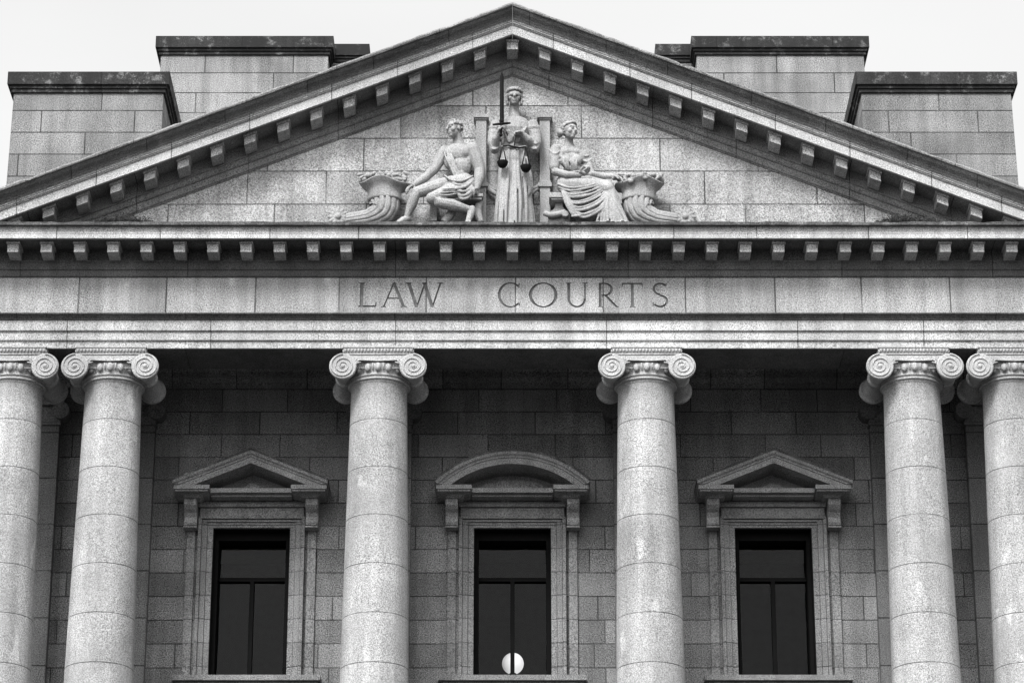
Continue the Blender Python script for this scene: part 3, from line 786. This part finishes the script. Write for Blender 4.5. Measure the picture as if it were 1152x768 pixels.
b.limb(LP([(513, 206, .34), (491, 210.5, .42), (469, 216.5, .46), (466.2, 222, .46), (463, 231, .43), (458, 243, .42)]), [.145, .128, .098, .085, .086, .05])
b.limb(LP([(458.5, 246, .40), (453.5, 247.5, .45), (448, 250, .52)]), [.058, .058, .036])
b.limb(LP([(526, 210, .42), (504, 216, .54), (485.8, 223.2, .59), (494, 227.5, .59), (508, 230.5, .58), (529, 236, .52)]), [.145, .13, .10, .095, .10, .058])
b.limb(LP([(531, 235, .51), (529.5, 241, .54), (526.5, 249.5, .58)]), [.06, .062, .042])
for k in range(4): b.limb(LP([(524.6 + 1.4 * k, 248, .60), (524.2 + 1.5 * k, 251, .62)]), [.016, .014], 6)
keep(sculpt(b, 'body', M_stat, None, .009, 1), mn)
hr = MB(); curls(hr, w, .325, 3, lambda x, y, z: z > .18 - .9 * max(0, y) and (y > -.20 or z > .36) and z > -.28, n=190)
keep(sculpt(hr, 'hair', M_stat, None, .009, 0), mn)
d_ = MB()
d_.ball(P(518.5, 207, .36), (.25, .20, .15)); d_.ball(P(511, 211, .44), (.2, .15, .10)); d_.ball(P(525, 212, .42), (.13, .13, .12))
for k in range(6):                                        # swags of the loin cloth
    fold(d_, LP([(500 + 2.2 * k, 196 + 3.0 * k, .46), (508 + 2.1 * k, 202.5 + 4.0 * k, .61), (519.5 + 1.5 * k, 204 + 3.6 * k, .615), (532.5 + .4 * k, 196.5 + 3.0 * k, .47)]), .023)
for k in range(4):                                        # sash over the shoulder
    fold(d_, LP([(499 + 2.3 * k, 168 + .2 * k, .38), (502 + 2.5 * k, 178, .485), (506 + 2.5 * k, 188, .485), (511 + 2.6 * k, 198, .49)]), .017, 6, .8)
for k in range(3):                                        # cloth along the thigh
    fold(d_, LP([(520 - 2 * k, 213 + 2.2 * k, .60), (508 - 2.2 * k, 212 + 3.6 * k, .68), (497 - 1.5 * k, 213 + 3.8 * k, .69)]), .017)
for k in range(5):
    fold(d_, LP([(524 + 2 * k, 205 + k, .54), (525 + 2 * k, 215, .58), (521 + 2.7 * k, 226 - .6 * k, .52)]), .019)
keep(sculpt(d_, 'loin_cloth', M_stat, None, .0098, 1), mn)

# ---- seated woman
wm = thing('seated_woman_statue', 'carved stone woman seated in a flowing gown, face turned right, hand on the fruit', 'statue', P(655, 250, .35))
b = MB()
w, e = head(b, P(640.8, 147.5, .42), .315, R(42), R(3), ears=False)
b.limb(LP([(640, 167, .30), (640, 160, .33), (640.3, 152, .37)]), [.105, .074, .07])
b.ball(P(641, 171, .29), (.22, .13, .10)); b.ball(P(642, 180, .30), (.19, .14, .17))
b.limb(LP([(625, 171, .36), (623.3, 183, .38), (625, 193.5, .42), (638, 196.8, .50), (652, 197.2, .53)]), [.085, .08, .072, .066, .042])
hand(b, P(651, 197, .53), P(661, 192, .55) - P(651, 197, .53), (.2, .3, .9), 14, 1.25, 1)
b.limb(LP([(656, 174, .28), (661.5, 186, .30), (666, 196, .36), (679, 198, .40), (690, 198.6, .44)]), [.08, .07, .062, .056, .038])
hand(b, P(689, 198.5, .44), P(699, 201.5, .46) - P(689, 198.5, .44), (.1, -.1, -.95), 22, 1.3, -1)
keep(sculpt(b, 'body', M_stat, None, .009, 1), wm)
hr = MB(); curls(hr, w, .315, 9, lambda x, y, z: (z > .20 or y > .12) and (y > -.24 or z > .40) and z > -.2, r=(.05, .08), n=260)
for k in range(11): hr.ball(w(-.33 + .066 * k, -.14 - .20 * math.sin(PI * k / 10), .30 + .12 * math.sin(PI * k / 10)), .021)
hr.ball(w(-.22, .50, .02), .06); hr.ball(w(-.18, .58, -.10), .05); hr.ball(w(-.3, .3, -.12), .045)
keep(sculpt(hr, 'hair', M_stat, None, .009, 0), wm)
g_ = MB()
g_.ball(P(642.5, 180, .31), (.185, .15, .15)); g_.ball(P(648, 180.5, .40), (.095, .08, .10)); g_.ball(P(636.5, 181.5, .41), (.095, .08, .10))
g_.ball(P(644, 191.5, .32), (.155, .13, .12)); g_.ball(P(640, 205, .32), (.22, .18, .14))
g_.limb(LP([(625, 168.5, .35), (623.4, 178, .37), (623.5, 188, .40)]), [.094, .104, .092]); g_.limb(LP([(656.5, 173, .29), (659.5, 181, .30), (663, 189.5, .32)]), [.07, .08, .072])
for k in range(3): fold(g_, LP([(653, 173 + 5.6 * k, .34), (658.5 + 1.4 * k, 176.5 + 5.6 * k, .385), (665 + 1.2 * k, 173 + 5.5 * k, .33)]), .015)
for k in range(4): fold(g_, LP([(617, 169 + 5.6 * k, .38), (623, 174 + 5.6 * k + 2 * (k % 2), .458 + .008 * k), (630, 170.5 + 5.2 * k, .42)]), .016)
g_.limb(LP([(636, 208, .36), (660, 209.5, .46), (683, 212.5, .50)]), [.15, .142, .118]); g_.limb(LP([(640, 205, .28), (662, 206, .34), (684, 210.5, .38)]), [.13, .125, .11])
g_.limb(LP([(684, 214, .48), (690, 231, .47), (698, 250, .46)]), [.118, .125, .135]); g_.limb(LP([(681, 214, .42), (680, 232, .43), (679, 250, .43)]), [.12, .125, .13])
g_.ball(P(655, 222, .38), (.25, .14, .20)); g_.ball(P(664, 230, .40), (.2, .13, .17))
for k in range(10):                                       # sweeping folds over the lap
    fold(g_, LP([(627 + 1.5 * k, 207 + 3.4 * k, .44), (640 + 1.8 * k, 211 + 3.7 * k, .56), (658 + 1.9 * k, 209.5 + 3.0 * k, .62), (678 + .9 * k, 204.5 + 2.0 * k, .57)]), .0215)
for k in range(3): fold(g_, LP([(631.5 + 2.5 * k, 215, .50), (637 + 2.4 * k, 229, .53), (644 + 2.2 * k, 243 - .4 * k, .53)]), .026)
fold(g_, LP([(643, 243.5, .52), (655, 241.5, .55), (669, 235, .57), (682, 224, .58)]), .028)
for k in range(9):                                        # folds of the skirt below the knee
    fold(g_, LP([(681 + .9 * k, 216 + .7 * k, .57), (677 + 2.2 * k, 232, .59), (671 + 4.3 * k, 251, .58)]), .023, 6, .75)
g_.ball(P(642.5, 182, .37), (.17, .09, .14)); g_.ball(P(641.5, 172.5, .34), (.215, .11, .09)); g_.ball(P(653, 177, .31), (.12, .10, .13)); g_.ball(P(630, 177, .34), (.11, .09, .13))
for k in range(7): fold(g_, LP([(631.5 + 2.7 * k, 173 + 1.0 * math.sin(k), .41), (634 + 2.5 * k, 182, .478), (637.5 + 1.9 * k, 191, .44)]), .0155)
fold(g_, LP([(632, 170, .37), (637, 173.5, .42), (644, 174.5, .42), (649, 172.5, .38)]), .012); fold(g_, LP([(633, 192.5, .40), (641, 194, .46), (650, 193.5, .45), (656, 192, .36)]), .02)
for k in range(7): g_.ball(P(673 + 5.5 * k, 249.6 + .6 * math.sin(k * 2.1), .60), (.035, .05, .018))
keep(sculpt(g_, 'gown', M_stat, None, .0098, 1), wm)

# ---- horns of plenty
def cornucopia(mir, label):
    def X(px): return 1151.5 - px if mir else px
    t_ = thing('cornucopia', label, 'cornucopia', P(X(425), 250, .3), 'horns of plenty in the pediment')
    hb = MB(); sgn = -1 if mir else 1
    path = [(433, 225.5, .30, 17.0), (433, 229, .30, 17.2), (432, 234, .30, 17.2), (429, 239.5, .30, 16.2), (423, 243, .30, 13.2), (414, 246, .29, 10.8), (405, 247, .28, 9.9), (397, 247.5, .27, 9.2), (390, 248, .26, 8.4)]
    fine = []
    for i in range(len(path) - 1):
        for j in range(6):
            q = j / 6; fine.append([path[i][k] * (1 - q) + path[i + 1][k] * q for k in range(4)])
    fine.append(list(path[-1]))
    pts = [P(X(a), b_, c) for a, b_, c, _ in fine]; rings = []
    for i, p in enumerate(pts):
        d = (pts[min(i + 2, len(pts) - 1)] - pts[max(i - 2, 0)]).normalized(); a_ = Vector((0, 1, 0)); a_ = (a_ - d * a_.dot(d)).normalized(); c_ = d.cross(a_)
        ring = []
        for j in range(112):
            th = 2 * PI * j / 112; lob = 1 - .16 * (1 - abs(math.sin(7 * th + sgn * i * .075))) ** 3
            ring.append(p + a_ * (fine[i][3] * PX * .8 * lob * math.cos(th)) + c_ * (fine[i][3] * PX * lob * math.sin(th)))
        rings.append(ring)
    hb.loft(rings, True)
    keep(hb.build('horn', M_stat), t_)
    cb = MB(); rings = []
    for py, cx, hw, wv in ((226.5, 433.2, 18.6, 0), (224, 433, 19.0, 0), (219, 432.6, 18.7, 0), (214, 432, 20, .3), (211, 431.6, 22.8, .7), (208.2, 431.8, 27.8, 1), (207.3, 431.8, 28.4, 1), (207.5, 431.5, 27, 1), (210, 431.5, 21, .6), (213, 431.5, 12, 0)):
        c = P(X(cx), py, .30); ring = []
        for j in range(64):
            th = 2 * PI * j / 64
            side = math.cos(th) * sgn
            dz = wv * (.035 * math.cos(4 * th + .6 * sgn) - .055 * max(0, side) ** 3)
            ring.append((c.x + hw * PX * math.cos(th), c.y + hw * PX * .72 * math.sin(th), c.z + dz))
        rings.append(ring)
    cb.loft(rings, True)
    keep(cb.build('rim', M_stat), t_)
    f = MB(); rn = random.Random(5 + mir)
    for i in range(60):
        q = rn.uniform(-1, 1); k = math.sqrt(max(0, 1 - q * q))
        px = 431 + 25.5 * q; py = 202.8 - rn.uniform(-2, 8) * (.55 + .45 * k) + (2 if q > .6 else 0); r = rn.uniform(1.7, 3.6) * PX
        f.ball(P(X(px), py, .30 + rn.uniform(-.05, .28) * k), (r, r, r * rn.uniform(.8, 1.1)), None, 9, 6)
    for i in range(16):
        q = rn.uniform(-1, 1); px = 431 + 27 * q; py = 200.5 - rn.uniform(-2.5, 6); a = rn.uniform(-1.2, 1.2)
        f.ball(P(X(px), py, .36 + .15 * rn.random()), (.065, .02, .03), Matrix.Rotation(a, 3, 'Y').to_euler(), 8, 6)
    keep(sculpt(f, 'fruit', M_stat, None, .0105, 0), t_)
    r_ = MB(); c = P(X(380.5), 244, .06)
    for k in range(12):
        a = 2 * PI * k / 12
        r_.ball(c + Vector((.11 * math.cos(a), .0, .11 * math.sin(a))), (.085, .03, .034), Matrix.Rotation(-a, 3, 'Y').to_euler(), 8, 6)
    r_.ball(c, (.12, .03, .12)); r_.ball(c + Vector((0, -.03, 0)), (.05, .03, .05))
    keep(sculpt(r_, 'flower', M_stat, None, .0095, 1), t_)
cornucopia(False, 'carved stone horn of plenty heaped with fruit under the seated man\'s hand')
cornucopia(True, 'carved stone horn of plenty heaped with fruit under the seated woman\'s hand')

# ---- throne posts and stools
tr_ = thing('throne', 'carved stone throne with two tall capped posts behind the standing woman', 'throne', P(577, 250, .1))
for s, px in ((-1, 541), (1, 613.3)):
    p0, p1 = P(px, 252, .1), P(px, 137.5, .1); m_ = MB()
    m_.box(p0.x - .088, p0.x + .088, YT - .17, YT - .003, p0.z, p1.z)
    zc = P(px, 210, .1).z
    m_.box(p0.x - .12, p0.x + .12, YT - .2, YT - .002, zc - .04, zc + .035).box(p0.x - .105, p0.x + .105, YT - .185, YT - .0025, zc + .038, zc + .07)
    po = keep(m_.build('post', M_stat, None, .008), tr_)
    k = MB().box(p0.x - .105, p0.x + .105, YT - .19, YT - .002, p1.z + .003, p1.z + .03).box(p0.x - .128, p0.x + .128, YT - .215, YT - .002, p1.z + .033, p1.z + .1)
    c = k.build('post_cap', M_stat, po, .01); c.matrix_parent_inverse = Matrix.Identity(4)
    a = MB()
    for dy in (0, 3.2): fold(a, LP([(px - s * 6, 208 + dy, .12), (px - s * 11, 211.5 + dy, .13), (px - s * 17, 213 + dy * 1.6, .13), (px - s * 24, 214 + dy * 2, .12)]), .03, 8, .9)
    keep(a.build('armrest', M_stat), tr_)
ms = thing('carved_stool', 'low carved stone stool with curved legs under the seated man', 'stool', P(525, 250, .2), 'stools under the seated figures')
m_ = MB(); a, c = P(522, 225.5, .3), P(543.5, 222, .3)
m_.box(a.x, c.x, YT - .46, YT - .002, a.z, c.z).box(a.x + .02, c.x - .02, YT - .44, YT - .003, a.z - .045, a.z - .003)
keep(m_.build('seat', M_stat, None, .012), ms)
for q in ([(541, 227, .3), (537.5, 237, .32), (540, 251, .34)], [(508.5, 228, .34), (508.8, 238, .38), (506, 243, .40), (499, 250, .42)]):
    m_ = MB(); fold(m_, LP(q), .06, 10, .75); keep(m_.build('leg', M_stat), ms)
m_ = MB(); a, c = P(484, 251, .1), P(492, 228, .1); m_.box(a.x, c.x, YT - .2, YT - .002, a.z, c.z); keep(m_.build('leg', M_stat, None, .01), ms)
ws = thing('carved_stool', 'carved stone stool with waisted leg and scrolled foot under the seated woman', 'stool', P(628, 250, .2), 'stools under the seated figures')
m_ = MB(); a, c = P(617.8, 226.5, .35), P(642, 218.5, .35)
m_.box(a.x, c.x, YT - .44, YT - .002, a.z + .03, c.z).box(a.x + .03, c.x - .02, YT - .42, YT - .003, a.z, a.z + .027)
keep(m_.build('seat', M_stat, None, .012), ws)
c = P(629, 251, .2)
prf = [(6.2, 226.8), (5.2, 229), (4.2, 232), (4.6, 235), (6.5, 238.5), (9, 240), (11.5, 243), (12.5, 246), (12.5, 252)]
m_ = MB().loft([[(c.x + sx_ * hw * PX, YT - (.30 if sy < 0 else .002), P(629, py, .2).z) for sx_, sy in ((-1, -1), (1, -1), (1, 1), (-1, 1))] for hw, py in prf])
keep(m_.build('leg', M_stat, None, .01), ws)
m_ = MB(); a = P(636, 240.5, .42); m_.loft([[(a.x + .055 * math.cos(2 * PI * i / 20), y, a.z + .05 * math.sin(2 * PI * i / 20)) for i in range(20)] for y in (YT - .44, YT - .3)], True)
fold(m_, LP([(637, 239, .36), (628, 241, .36), (620, 241.5, .36), (612, 240, .34)]), .05, 8, .9)
keep(m_.build('scrolled_foot', M_stat), ws)


# ------------------------------------------------------------------ weeds rooted on the ledge
def weed(xa, xb, label):
    X0, X1 = at(xa, 247, -.75)[0], at(xb, 247, -.75)[0]
    b = MB(); rnd = random.Random(xa)
    for i in range(520):
        q = rnd.random(); x = X0 + (X1 - X0) * q; y = -.62 - .26 * rnd.random(); z = 22.385
        k = math.sin(PI * min(1, max(0, q))) * .8 + .25
        h = (.06 + .15 * rnd.random()) * k; a = rnd.uniform(0, 2 * PI); lean = rnd.uniform(.02, .14)
        p0 = Vector((x, y, z)); p2 = p0 + Vector((math.cos(a) * lean, math.sin(a) * lean * .5, h)); p1 = (p0 + p2) / 2 + Vector((0, 0, h * .2))
        b.tube([p0, p1, p2], [.005, .004, .002], 4)
        for j in range(3):
            c = p0.lerp(p2, .45 + .25 * j) + Vector((rnd.uniform(-.02, .02), rnd.uniform(-.02, .02), rnd.uniform(-.01, .02)))
            d = Vector((rnd.uniform(-1, 1), rnd.uniform(-1, 1), rnd.uniform(-.3, 1))).normalized() * rnd.uniform(.02, .045)
            e = d.cross(Vector((rnd.uniform(-1, 1), rnd.uniform(-1, 1), rnd.uniform(-1, 1)))).normalized() * .012
            b.add([c, c + d * .5 + e, c + d, c + d * .5 - e], [(0, 1, 2, 3)])
    t_ = thing('weed_clump', label, 'weeds', ((X0 + X1) / 2, -.75, 22.39), 'weeds on the cornice ledge')
    keep(b.build('stems', M_weed), t_)
weed(104, 170, 'low dry weeds growing on the cornice ledge in the left corner of the pediment')
weed(985, 1050, 'low dry weeds growing on the cornice ledge in the right corner of the pediment')

# ------------------------------------------------------------------ camera
cam = bpy.data.cameras.new('camera'); co = bpy.data.objects.new('camera', cam); C.objects.link(co)
co.location = (-.0075, -CD, CZ); co.rotation_euler = (PI / 2 + TH, 0, 0)
cam.sensor_width = 36; cam.lens = FPX / 1152 * 36; cam.clip_end = 6000; cam.clip_start = .5
bpy.context.scene.camera = co

# ------------------------------------------------------------------ overcast daylight
SUN_EL, SUN_AZ = R(48), R(-22)                            # azimuth measured from straight behind the camera, to the left
w = bpy.data.worlds.new('World'); bpy.context.scene.world = w; w.use_nodes = True
nt = w.node_tree; nt.nodes.clear(); g = G(nt)
out = N(nt, 'OutputWorld'); bg = N(nt, 'Background'); bg.inputs[1].default_value = .1
sky = N(nt, 'TexSky', sky_type='NISHITA'); sky.sun_disc = False; sky.sun_elevation = SUN_EL; sky.sun_rotation = PI + SUN_AZ
bw = N(nt, 'RGBToBW'); nt.links.new(sky.outputs[0], bw.inputs[0])
tc = N(nt, 'TexCoord'); sp = N(nt, 'SeparateXYZ'); nt.links.new(tc.outputs['Generated'], sp.inputs[0])
deck = g.rng(sp.outputs[2], .48, .9, 3.2, 8.5, True)      # cloud deck brightens towards the zenith ...
dt = N(nt, 'VectorMath', operation='DOT_PRODUCT'); nt.links.new(tc.outputs['Generated'], dt.inputs[0])
dt.inputs[1].default_value = (math.sin(SUN_AZ) * math.cos(SUN_EL), -math.cos(SUN_AZ) * math.cos(SUN_EL), math.sin(SUN_EL))
deck = g.m('ADD', deck, g.m('MULTIPLY', g.m('POWER', g.m('MAXIMUM', dt.outputs['Value'], 0.0), 4.0), 15.0))   # ... and round the veiled sun
low = g.rng(sp.outputs[2], -.02, .2, .7, 1.0, True)
cl = g.rng(g.noise(tc.outputs['Generated'], 3.2, 4, .5, stretch=(1, 1, 2.5)), .3, .7, .88, 1.0)
deck = g.m('MULTIPLY', g.m('MULTIPLY', deck, low), cl)
val = g.m('ADD', g.m('MULTIPLY', deck, .96), g.m('MULTIPLY', bw.outputs[0], .04))
cc = N(nt, 'CombineColor'); [nt.links.new(val, cc.inputs[i]) for i in range(3)]
nt.links.new(cc.outputs[0], bg.inputs[0]); nt.links.new(bg.outputs[0], out.inputs[0])
sl_ = bpy.data.lights.new('sun', 'SUN'); sl_.energy = 1.5; sl_.angle = R(14); sl_.color = (1, 1, 1)
so = bpy.data.objects.new('sun', sl_); C.objects.link(so)
dirv = Vector((math.sin(SUN_AZ) * math.cos(SUN_EL), -math.cos(SUN_AZ) * math.cos(SUN_EL), math.sin(SUN_EL)))
so.rotation_euler = dirv.to_track_quat('Z', 'Y').to_euler(); so.location = (-20, -40, 60)

sc = bpy.context.scene
sc.render.engine = 'CYCLES'
sc.view_settings.view_transform = 'Standard'; sc.view_settings.look = 'None'
sc.view_settings.exposure = 1.65; sc.view_settings.gamma = 1
sc.cycles.max_bounces = 5; sc.cycles.diffuse_bounces = 2
